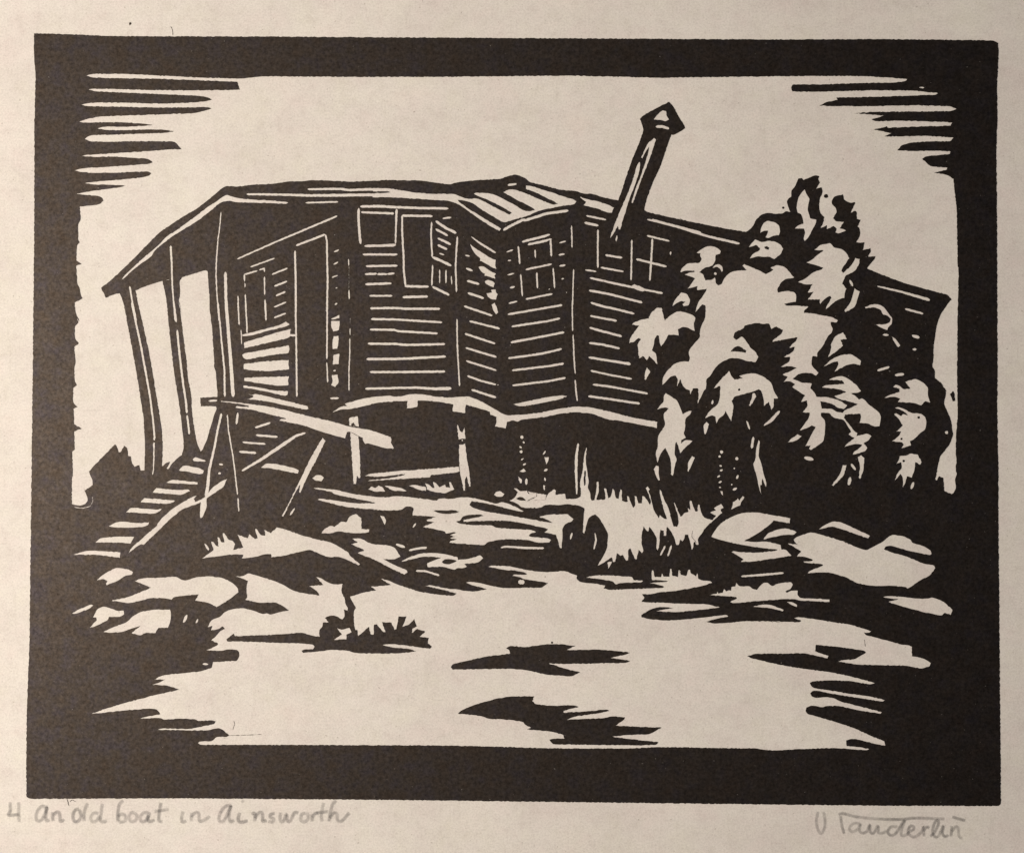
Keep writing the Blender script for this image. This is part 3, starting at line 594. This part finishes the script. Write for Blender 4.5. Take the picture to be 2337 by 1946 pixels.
GW @g 1630,190 1700,185 1750,155 1850,185 1890,198 @h 120,235 200,270 290,325 400,350 540,370 520,330 440,280 580,270 510,195 560,205 620,245 680,265 765,260 750,320 770,380 835,382 950,345 1085,320 1035,285 1225,270 1130,210 1200,225 1300,270 1500,335 1700,365 1825,375 1855,350 1700,310 1555,280 1600,270 1800,310 @n 0,655 200,690 340,690 500,655 400,625 250,590 165,550 220,538 400,560 550,600 700,630 820,640 950,640 1100,630 1370,635 1410,605 1475,560 1400,540 1250,520 1080,495 1030,465 905,445 930,420 1100,430 1140,415 1090,385 1000,370 880,350 850,360 700,335 520,300 560,280 780,285 950,310 1120,350 1350,380 1560,380 1740,365 1850,410 1940,440 1930,490 1980,540 2100,560 @d 800,1420 950,1445 930,1480 1000,1500 1200,1490 1500,1480 1640,1475 1655,1460 1600,1440 1480,1418 1580,1408 1690,1402 1700,1392 1600,1382 1510,1380 1505,1350 1510,1265 1525,1265 1545,1345 1620,1345 1630,1295 1650,1340 1720,1340 1730,1245 1745,1250 1755,1330 1820,1345 1830,1260 1850,1270 1860,1320 @e 0,900 20,950 80,965 110,890 130,890 135,930 200,970 215,930 230,1000 280,1020 370,1025 395,1045 250,1090 0,1135 @d 1750,1515 1600,1525 1500,1550 1390,1550 1420,1590 1385,1640 1480,1650 1700,1655 @e 0,1295 200,1300 350,1305 485,1340 300,1365 0,1395 @j 1000,530 830,520 900,505 1000,490 900,480 830,485 760,510 685,560 690,580 780,600 900,610 1100,600 1300,580 1500,555 1520,570 1400,595 1310,620 1380,640 1480,635 1700,615 2050,627 @k 0,152 400,160 520,165 540,150 470,125 510,115 700,140 850,165 1000,185 1150,230 1210,250 1190,265 1140,262 1160,290 1250,310 1400,350 1500,380 1570,385 1600,400 1600,490 1720,515 1780,555 1770,585 1690,610 1550,580 1300,575 1080,570 890,540 950,525 1050,520 1100,490 1160,455 1140,435 900,400 680,380 672,440 700,455 800,485 790,510 700,490 570,460 400,465 100,465 20,488 60,510 150,530 400,585 600,615 800,640 1000,680 1245,745 1200,760 1000,725 800,720 650,730 620,745 635,775 660,795 800,815 1000,850 1200,875 1340,910 1320,925 1100,890 900,860 700,820 650,820 625,845 640,875 680,890 780,880 850,890 930,930 1100,970 1310,1025 1300,1040 1100,1010 900,965 780,965 740,980 640,960 590,980 580,1015 600,1045 700,1070 900,1130 1050,1180 1200,1250 1335,1305 1345,1345 1250,1330 1100,1290 1020,1280 970,1295 975,1350 1050,1355 1190,1378 1170,1390 1000,1378 850,1368 500,1378 400,1385 300,1392 200,1388 100,1370 0,1372 @i 2100,1485 1800,1500 1400,1500 1000,1495 500,1480 0,1470 @m 2100,765 1850,765 1600,765 1580,750 1595,738 1690,738 1730,700 1810,703 1830,690 1780,645 1745,630 1660,650 1500,650 1260,645 1300,633 1500,640 1560,630 1710,600 1722,578 1690,568 1580,575 1560,560 1420,555 1310,565 1280,550 1120,555 1150,545 1280,520 1250,480 1190,475 1000,490 720,520 850,475 1000,430 1250,365 1435,325 1330,290 1215,285 1270,270 1320,242 1230,245 1300,210 1450,195 1600,180 1690,150 1700,105 1890,95 @g 1665,950 1660,910 1640,890 1550,885 1500,900 1345,895 1450,850 1460,830 1395,800 1430,770 1480,710 1525,690 1500,665 1470,690 1390,705 1405,660 1360,672 1395,605 1480,575 1520,530 1600,500 1700,490 1800,515 1890,550 1930,540 @h 70,555 150,532 250,512 190,470 120,435 0,440 @g 1850,440 1720,410 1740,390 1730,300 1745,230 1700,210
BP bush2 @g 1540,790 1610,735 1620,760 1880,749 @h 0,750 200,740 380,725 470,755 545,765 540,700 570,670 575,630 630,625 595,585 650,560 710,570 760,600 785,570 775,505 810,515 815,490 790,450 785,400 750,320 765,250 900,250 835,385 890,490 870,520 870,620 885,700 905,700 910,760 960,720 1015,670 1030,740 1060,745 1065,650 1090,645 1150,720 1175,720 1140,625 1230,630 1260,700 1280,690 1300,570 1375,570 1335,670 1400,650 1450,595 1475,665 1430,690 1425,730 1480,690 1555,715 1500,765 1590,775 1580,830 1620,860 1600,880 1480,865 1350,845 1200,835 1145,845 1250,870 1400,880 1470,905 1300,925 1100,925 920,925 790,895 650,890 500,910 385,920 370,900 400,885 480,885 495,860 480,840 380,830 210,825 @g 1640,810 1550,810
W bush2 @h 710,680 755,700 830,680 850,720 800,745 800,790 680,795 755,745
BP patch/1 @i 120,720 140,690 250,665 450,620 690,590 680,555 650,540 690,515 830,530 1000,505 1090,500 1200,500 1270,515 1315,515 1230,555 1400,555 1500,550 1700,565 1840,580 1800,600 1650,630 1750,645 1840,660 1800,680 1500,685 1250,690 1060,685 1200,730 1360,770 1280,810 1050,795 850,750 700,735 400,740 140,745
BP patch/2 @i 190,1165 220,1135 350,1080 560,1020 700,1000 920,1000 900,1045 930,1075 1090,1090 1300,1085 1345,1100 1200,1140 1200,1155 1400,1145 1620,1125 1640,1140 1550,1160 1300,1195 1230,1225 1400,1215 1580,1210 1660,1190 1790,1200 1780,1225 1700,1280 1900,1290 2140,1298 2020,1365 1800,1370 1660,1385 1800,1405 2110,1438 2090,1465 1900,1470 1500,1465 1100,1460 1065,1415 1100,1405 1210,1405 1200,1370 1100,1340 850,1315 890,1300 830,1270 815,1245 700,1225 480,1215 420,1190
D patch/1 10 @i 1090,485
DW ground 35 @n 1030,542
DW ground 35 @n 1065,541
BP border @A 1030,185 1045,180 1050,192 1035,205
K border 5 @A 1365,215 1380,245 1380,285
K border 4 @t 375,95 388,140
K border 4 @t 395,118 405,108 425,118
K border 5 @g 1540,1710 1700,1708 1880,1700
K border 3 @g 1600,1660 1620,1600 1610,1570
K border 4 @k 1145,330 1152,395
K border 4 @d 2000,790 1985,860 2050,940
T u 0 1800 750
T v 390 1800 750
T x 1750 1780 1023.8
PL title @u 65,80 65,140 55,165 128,160
PL title @u 120,82 120,150 122,210
PL title @u 295,118 270,108 245,130 230,170 238,202 262,198 285,165 300,112 293,165 298,200 318,195
PL title @u 335,145 338,205
PL title @u 338,172 358,148 378,150 384,180 386,205 412,192
PL title @u 505,125 482,132 466,165 474,203 500,203 518,170 505,128
PL title @u 560,88 546,120 536,165 538,205
PL title @u 630,155 600,152 580,180 590,207 618,200 636,165
PL title @u 654,92 646,150 642,200 664,207 684,200
PL title @u 788,72 764,95 753,150 754,205
PL title @u 754,175 778,158 802,172 800,200 775,210 755,203
PL title @u 860,150 838,150 824,178 838,205 864,200 876,172 860,150
PL title @u 950,150 920,150 896,178 906,206 932,200 950,165
PL title @u 956,145 946,185 956,206 988,196
PL title @u 1028,85 1018,150 1016,200 1040,205
PL title @u 985,142 1030,136 1080,127
PL title @v 78,140 68,190 78,210 98,200
PL title @v 132,150 130,205
PL title @v 132,175 155,150 176,152 180,180 186,205 215,195 250,172
PL title @v 380,102 345,112 314,155 308,198 332,206 362,160 384,104 372,160 380,206 405,198
PL title @v 440,148 430,190 445,210 492,200
PL title @v 452,70 466,84
PL title @v 514,160 534,152 538,180 534,206
PL title @v 536,185 562,150 582,150 586,180 588,206 612,196
PL title @v 665,152 638,160 636,178 658,190 650,208 622,206
PL title @v 700,148 698,195 716,207 738,160 744,200 762,203 790,150 815,152
PL title @v 862,152 836,160 830,196 852,208 876,190 874,160 862,152
PL title @v 900,158 904,206
PL title @v 904,182 920,156 944,154
PL title @v 976,85 962,160 966,206
PL title @v 925,152 1004,142
PL title @v 1056,72 1032,100 1016,165 1012,206
PL title @v 1014,185 1040,152 1060,158 1066,196 1092,202 1142,148
PL signature @x 240,145 232,190 240,230 255,248 270,220 272,180 265,145
PL signature @x 345,165 352,215 362,250
PL signature @x 335,160 360,155 420,170 520,180 620,182 700,176 832,180
PL signature @x 868,170 900,180 930,188
PL signature @x 436,203 408,200 387,222 398,240 424,228 438,204 434,236 450,246 470,236 482,208 484,240 500,246 520,212 522,244 540,246 562,236
PL signature @x 612,216 580,218 566,242 582,256 606,244 644,186 632,225 630,256 650,256 668,240
PL signature @x 664,240 688,228 682,212 666,220 662,246 684,264 706,256 726,238 732,214 736,262
PL signature @x 734,238 748,218 762,222
PL signature @x 764,262 786,240 804,200 798,186 784,202 776,240 788,264 806,256 826,212 822,248 836,262 850,254
PL signature @x 866,212 862,262
PL signature @x 866,240 884,216 896,224 900,262 916,270
'''
rng = random.Random(7)
lines = [l.split() for l in DATA.strip().split('\n')]
TILE = {l[1]: (float(l[2]), float(l[3]), float(l[4]) / 2100.0) for l in lines if l[0] == 'T'}
def pts(tok):
    out = []; t = TILE['P']; s0 = None
    for k in tok:
        if k[0] == '@': t = TILE[k[1]]; s0 = s0 or t[2]
        else:
            x, y = k.split(','); out.append((t[0] + float(x) * t[2], t[1] + float(y) * t[2]))
    return out, (s0 or 1.0)
MAC = {}
OPS = ('W', 'B', 'L', 'K', 'D', 'DW', 'BP', 'OP', 'OPR', 'T', 'PL')
for l in lines:
    if l[0] not in OPS: MAC[l[0]] = pts(l[1:])[0]

def smooth(p):
    """round the shallow corners of a closed outline and keep the sharp ones"""
    out = []; n = len(p)
    for i in range(n):
        a, b, c = np.array(p[i-1]), np.array(p[i]), np.array(p[(i+1) % n])
        u, v = b - a, c - b
        lu, lv = np.hypot(*u), np.hypot(*v)
        if lu < 1e-6: continue
        if lv < 1e-6: out.append(tuple(b)); continue
        ang = math.degrees(math.acos(max(-1, min(1, float(u @ v) / (lu * lv)))))
        if ang > 52 or min(lu, lv) < 2.0: out.append(tuple(b)); continue
        k = min(0.25, 6.0 / max(lu, 1e-6)); k2 = min(0.25, 6.0 / max(lv, 1e-6))
        out.append(tuple(b - u * k)); out.append(tuple(b * 0.5 + (b - u * k) * 0.25 + (b + v * k2) * 0.25)); out.append(tuple(b + v * k2))
    return out
def rough(p, step=3.6, amp=0.80):
    out = []; n = len(p)
    for i in range(n):
        a, b = np.array(p[i]), np.array(p[(i+1) % n]); d = b - a; L = np.hypot(*d)
        if L < 1e-6: continue
        m = max(1, int(L / step)); nn = np.array((-d[1], d[0])) / L
        for j in range(m):
            q = a + d * (j / m)
            if j: q = q + nn * rng.uniform(-amp, amp)
            out.append((float(q[0]), float(q[1])))
    return out
def outline(p, amp=0.80): return rough(smooth(p), 3.6, amp)
def stroke(c, wd):
    """a gouge cut: a line with changing width and rounded, pinched ends"""
    c = [np.array(q) for q in c]; seg = [np.hypot(*(c[i+1] - c[i])) for i in range(len(c) - 1)]
    tot = sum(seg) or 1.0; n = max(3, int(tot / 3.4)); ls, rs = [], []
    for i in range(n + 1):
        s = tot * i / n; r = s; k = 0
        while k < len(seg) - 1 and r > seg[k]: r -= seg[k]; k += 1
        d = c[k+1] - c[k]; u = d / (np.hypot(*d) or 1); q = c[k] + u * min(r, seg[k])
        f = (i / n) * (len(wd) - 1); j = min(int(f), max(len(wd) - 2, 0))
        wv = wd[j] if len(wd) == 1 else wd[j] + (wd[j+1] - wd[j]) * (f - j)
        e = min(s, tot - s); wv *= min(1.0, 0.40 + 0.60 * e / max(wv * 0.6, 1e-3))
        nn = np.array((-u[1], u[0])); h = wv * 0.46
        ls.append(tuple(q + nn * (h + rng.uniform(-.5, .4)))); rs.append(tuple(q - nn * (h + rng.uniform(-.5, .4))))
    return ls + rs[::-1]
def disc(p, r): return [(p[0] + r * math.cos(a) * rng.uniform(.85, 1.15), p[1] + r * math.sin(a) * rng.uniform(.85, 1.15)) for a in np.linspace(0, 2*math.pi, 12, endpoint=False)]

HOUSE = ('wall', 'roof', 'window', 'door', 'shutter', 'bay', 'post', 'railing', 'sill', 'stilt')
OWNING = ('trestle', 'plank', 'steps', 'rock', 'stilt', 'railing', 'sill', 'grass', 'bush2')
def owner(o):
    r = o.split('/')[0]
    return 'house/' + o if r in HOUSE and r != 'wall' else ('house' if r == 'wall' else o)
PAINT = []          # (colour or None, owner or None, outline)
def add(c, o, p): PAINT.append((c, o, np.array(p)))
M = MAC
add(1, 'border', outline(M['FR']))
base_ops = []; ops = []
for l in lines:
    (base_ops if l[0] in ('OP', 'OPR') and not l[1].startswith('pipe') else ops).append(l)
def rest(p, n): return p[n:]
house = M['ROOFLINE'] + M['ROOF2'] + [M['ROOFR'][0]] + M['ROOFR'] + M['HOUSEREST']
early = [l for l in base_ops if l[1].split('/')[0] in ('ground',)]
late = [l for l in base_ops if l not in early]
for l in early: add(None, l[1], pts(l[2:])[0])
add(None, 'house', house)
add(None, 'house', [(440, 1040), (470, 960), (505, 930), (520, 1060), (470, 1075)])
add(None, 'house/roof', M['ROOFLINE'] + M['ROOF2'] + M['ROOFREST'])
add(None, 'tree', M['TREETOP'] + M['TREEU'] + M['TREEREST'])
for l in late: add(None, l[1], pts(l[2:])[0])
skypoly = (M['SKYL'] + M['SKYL2'] + M['SKYBL'] + M['ROOFLINE'] + M['ROOF2'] + M['TREETOP'] + M['TREEU']
           + M['ROOFR'] + M['BUSHR'][:-3] + M['SKYR'][:-1][::-1] + M['SKYTR'][::-1] + M['TOPEDGE'])
add(0, 'none', outline(skypoly))
add(1, 'house/post/1', outline(M['POST1'])); add(1, 'house/post/2', outline(M['POST2']))
add(0, None, outline(M['GW']))
add(0, None, outline(M['BIGLEAF'] + M['BIGLEAF2']))
PENCIL = {}
for l in ops:
    op = l[0]
    if op in ('T',) or op not in OPS: continue
    o = l[1]; ow = owner(o)
    own = ow if (o.split('/')[0] in OWNING or o.startswith('tree/trunk')) else None
    if op in ('W', 'B'):
        add(0 if op == 'W' else 1, own, outline(pts(l[2:])[0]))
    elif op in ('BP', 'OP'):
        p = pts(l[2:])[0]
        add(1 if op == 'BP' else None, None if o.startswith('patch') else ow, outline(p) if op == 'BP' else p)
    elif op in ('L', 'K'):
        p, s = pts(l[3:]); add(0 if op == 'L' else 1, own, stroke(p, [float(v) * s * (1.0 if op == 'L' else 0.7) for v in l[2].split(',')]))
    elif op in ('D', 'DW'):
        p, s = pts(l[3:]); add(1 if op == 'D' else 0, own, disc(p[0], float(l[2]) * s))
    elif op == 'PL':
        p, s = pts(l[2:]); PENCIL.setdefault(o, []).append(p)

# ---------------------------------------------------------------- planar overlay of all the cuts
V, E = [], []
for c, o, p in PAINT:
    b = len(V); n = len(p)
    V += [Vector((float(q[0]), float(q[1]))) for q in p]
    E += [(b + i, b + (i + 1) % n) for i in range(n)]
vo, eo, fo, _, _, _ = delaunay_2d_cdt(V, E, [], 0, 1e-4)
VX = np.array([(v[0], v[1]) for v in vo]); F = np.array([f for f in fo if len(f) == 3])
C = VX[F].mean(axis=1)
def inside(p, q):
    """even-odd-free (winding) test of the points q in outline p"""
    x, y = q[:, 0], q[:, 1]; wn = np.zeros(len(q), int)
    a, b = p, np.roll(p, -1, axis=0)
    for (x0, y0), (x1, y1) in zip(a, b):
        side = (x1 - x0) * (y - y0) - (x - x0) * (y1 - y0)
        wn += ((y0 <= y) & (y1 > y) & (side > 0)); wn -= ((y0 > y) & (y1 <= y) & (side < 0))
    return wn != 0
color = np.zeros(len(F), int); own = np.zeros(len(F), int)
names = ['none']
for c, o, p in PAINT:
    lo, hi = p.min(0), p.max(0)
    idx = np.nonzero((C[:, 0] >= lo[0]) & (C[:, 0] <= hi[0]) & (C[:, 1] >= lo[1]) & (C[:, 1] <= hi[1]))[0]
    if not len(idx): continue
    idx = idx[inside(p, C[idx])]
    if c is not None: color[idx] = c
    if o is not None:
        if o not in names: names.append(o)
        own[idx] = names.index(o)
own[(own == 0) & (color == 1)] = names.index('border')

# ---------------------------------------------------------------- build the parts
Z_PAPER, Z_BARE, Z_INK = 0.0, 0.00003, 0.00009
HEIGHT = {0: Z_BARE, 1: Z_INK}
def to3(i, z): return ((VX[i][0] - CX) * PX, (CY - VX[i][1]) * PX, z)
edge_face = {}
for fi, f in enumerate(F):
    for a, b in ((f[0], f[1]), (f[1], f[2]), (f[2], f[0])): edge_face.setdefault((min(a, b), max(a, b)), []).append(fi)
def face_h(fi): return Z_PAPER if own[fi] == 0 else HEIGHT[color[fi]]
def build(name, which, parent):
    sel = np.nonzero(own == names.index(which))[0] if which in names else []
    if not len(sel): return None
    vs, fs, mi, look = [], [], [], {}
    def v(i, z):
        k = (i, z)
        if k not in look: look[k] = len(vs); vs.append(to3(i, z))
        return look[k]
    for fi in sel:
        f = F[fi]; h = face_h(fi)
        p = VX[f]; ar = (p[1][0]-p[0][0])*(p[2][1]-p[0][1]) - (p[2][0]-p[0][0])*(p[1][1]-p[0][1])
        if abs(ar) < 1e-6: continue
        g = list(f) if ar < 0 else list(f[::-1])      # face up after the y flip
        fs.append([v(i, h) for i in g]); mi.append(int(color[fi]))
        for k in range(3):
            a, b = g[k], g[(k+1) % 3]
            other = [x for x in edge_face[(min(a, b), max(a, b))] if x != fi]
            ho = face_h(other[0]) if other else Z_PAPER
            if ho < h - 1e-7:
                fs.append([v(b, h), v(a, h), v(a, ho), v(b, ho)]); mi.append(int(color[fi]))
    me = bpy.data.meshes.new(name); me.from_pydata(vs, [], fs)
    me.materials.append(PAPER); me.materials.append(INK)
    me.polygons.foreach_set('material_index', mi); me.update()
    o = bpy.data.objects.new(name, me); col.objects.link(o); o.parent = parent
    return o

# table under the sheet (setting)
def slab(name, x0, y0, x1, y1, z0, z1, mat, parent=None, nx=1, ny=1):
    vs, fs = [], []
    for z in (z0, z1): vs += [(x0, y0, z), (x1, y0, z), (x1, y1, z), (x0, y1, z)]
    fs = [(3, 2, 1, 0), (4, 5, 6, 7), (0, 1, 5, 4), (1, 2, 6, 5), (2, 3, 7, 6), (3, 0, 4, 7)]
    me = bpy.data.meshes.new(name); me.from_pydata(vs, [], fs); me.materials.append(mat); me.update()
    o = bpy.data.objects.new(name, me); col.objects.link(o); o.parent = parent
    return o
table = slab('tabletop', -0.8, -0.6, 0.8, 0.6, -0.03, -0.0006, WOOD); table['kind'] = 'structure'

root = bpy.data.objects.new('linocut_print', None); col.objects.link(root)
root['label'] = 'black ink linocut of a ramshackle wooden house on cream paper, pencilled title and signature'
root['category'] = 'linocut print'
sheet = slab('paper_sheet', -0.165, -0.135, 0.165, 0.14, -0.0004, Z_PAPER, PAPER, root)
sheet['label'] = 'cream handmade paper sheet'

def part(name, which, label=None, parent=root):
    o = build(name, which, parent)
    if o and label: o['label'] = label
    return o
part('printed_border', 'border', 'solid black frame with ragged gouge marks inside its corners')
part('printed_ground', 'ground', 'white sunlit ground streaked with black shadows')
hs = part('printed_house', 'house', 'dark house with lap siding standing on stilts')
part('roof', 'house/roof', None, hs)
part('bay', 'house/bay', 'projecting bay with slanting siding', hs)
part('door', 'house/door', None, hs)
part('shutter', 'house/shutter', 'slatted shutter hanging open', hs)
for k in (1, 2, 3, 4, 6): part('window', 'house/window/%d' % k, None, hs)
for k in (1, 2, 3): part('porch_post', 'house/post/%d' % k, None, hs)
part('railing', 'house/railing', 'pale boarded porch railing', hs)
part('sill_beam', 'house/sill', 'pale sagging beam under the wall', hs)
for k in range(1, 10): part('stilt', 'house/stilt/%d' % k, None, hs)
sp = part('printed_stovepipe', 'pipe', 'leaning stovepipe with pointed cap')
part('cap', 'pipe/cap', None, sp)
st = part('printed_steps', 'steps', 'wooden steps climbing to the porch')
for k in range(1, 10): part('tread', 'steps/tread/%d' % k, None, st)
part('printed_trestle', 'trestle', 'plank trestle leaning before the porch')
part('printed_plank', 'plank', 'pale plank lying under the house')
tr = part('printed_tree', 'tree', 'leafy tree with white leaf clusters')
part('trunk', 'tree/trunk', None, tr)
part('printed_bush', 'bush/1', 'solid black bush left of the steps')
part('printed_bush', 'bush/2', 'dark bush at the right edge with three white leaf clusters')
part('printed_bush', 'bush2', 'black spiky plant in the foreground')
part('printed_rock', 'rock/1', 'rounded white rock')
part('printed_rock', 'rock/2', 'flat angular white rock')
g = part('printed_grass', 'grass', 'white grass tufts along the house')
g['kind'] = 'stuff'

# ---------------------------------------------------------------- pencil handwriting
def pencil(name, strokes, width, label):
    vs, fs, pr = [], [], []
    for s in strokes:
        c = [np.array(q) for q in s]
        fine = []                                          # Catmull-Rom through the traced points
        for i in range(len(c) - 1):
            p0, p1, p2, p3 = c[max(i-1, 0)], c[i], c[i+1], c[min(i+2, len(c)-1)]
            m = max(3, int(np.hypot(*(p2 - p1)) / 2.5))
            for j in range(m):
                t = j / m
                fine.append(0.5 * (2*p1 + (p2-p0)*t + (2*p0-5*p1+4*p2-p3)*t*t + (3*p1-p0-3*p2+p3)*t**3))
        fine.append(c[-1]); n = len(fine); b = len(vs); z = 0.00002 + 0.000001 * (len(fs) % 13)
        press = rng.uniform(0.40, 0.52)
        for i, q in enumerate(fine):
            d = fine[min(i+1, n-1)] - fine[max(i-1, 0)]; L = np.hypot(*d) or 1; nn = np.array((-d[1], d[0])) / L
            end = min(1.0, 0.55 + 0.2 * min(i, n-1-i)); press = min(0.58, max(0.34, press + rng.uniform(-.05, .05)))
            for k, a in ((-1.0, 0.0), (-0.4, 0.8), (0.4, 0.8), (1.0, 0.0)):
                r = q + nn * width * k * (0.9 + 0.1 * end)
                vs.append(((r[0]-CX)*PX, (CY-r[1])*PX, z)); pr.append(a * press * end)
            if i:
                for k in range(3):
                    o = b + (i-1)*4 + k; fs.append((o, o+4, o+5, o+1))
    me = bpy.data.meshes.new(name); me.from_pydata(vs, [], fs); me.materials.append(GRAPHITE)
    at = me.attributes.new('pressure', 'FLOAT', 'POINT'); at.data.foreach_set('value', pr); me.update()
    o = bpy.data.objects.new(name, me); col.objects.link(o); o.parent = root; o['label'] = label
    return o
pencil('pencil_title', PENCIL['title'], 5.3, 'grey pencil title under the left of the picture')
pencil('pencil_signature', PENCIL['signature'], 4.6, 'grey pencil signature under the right of the picture')
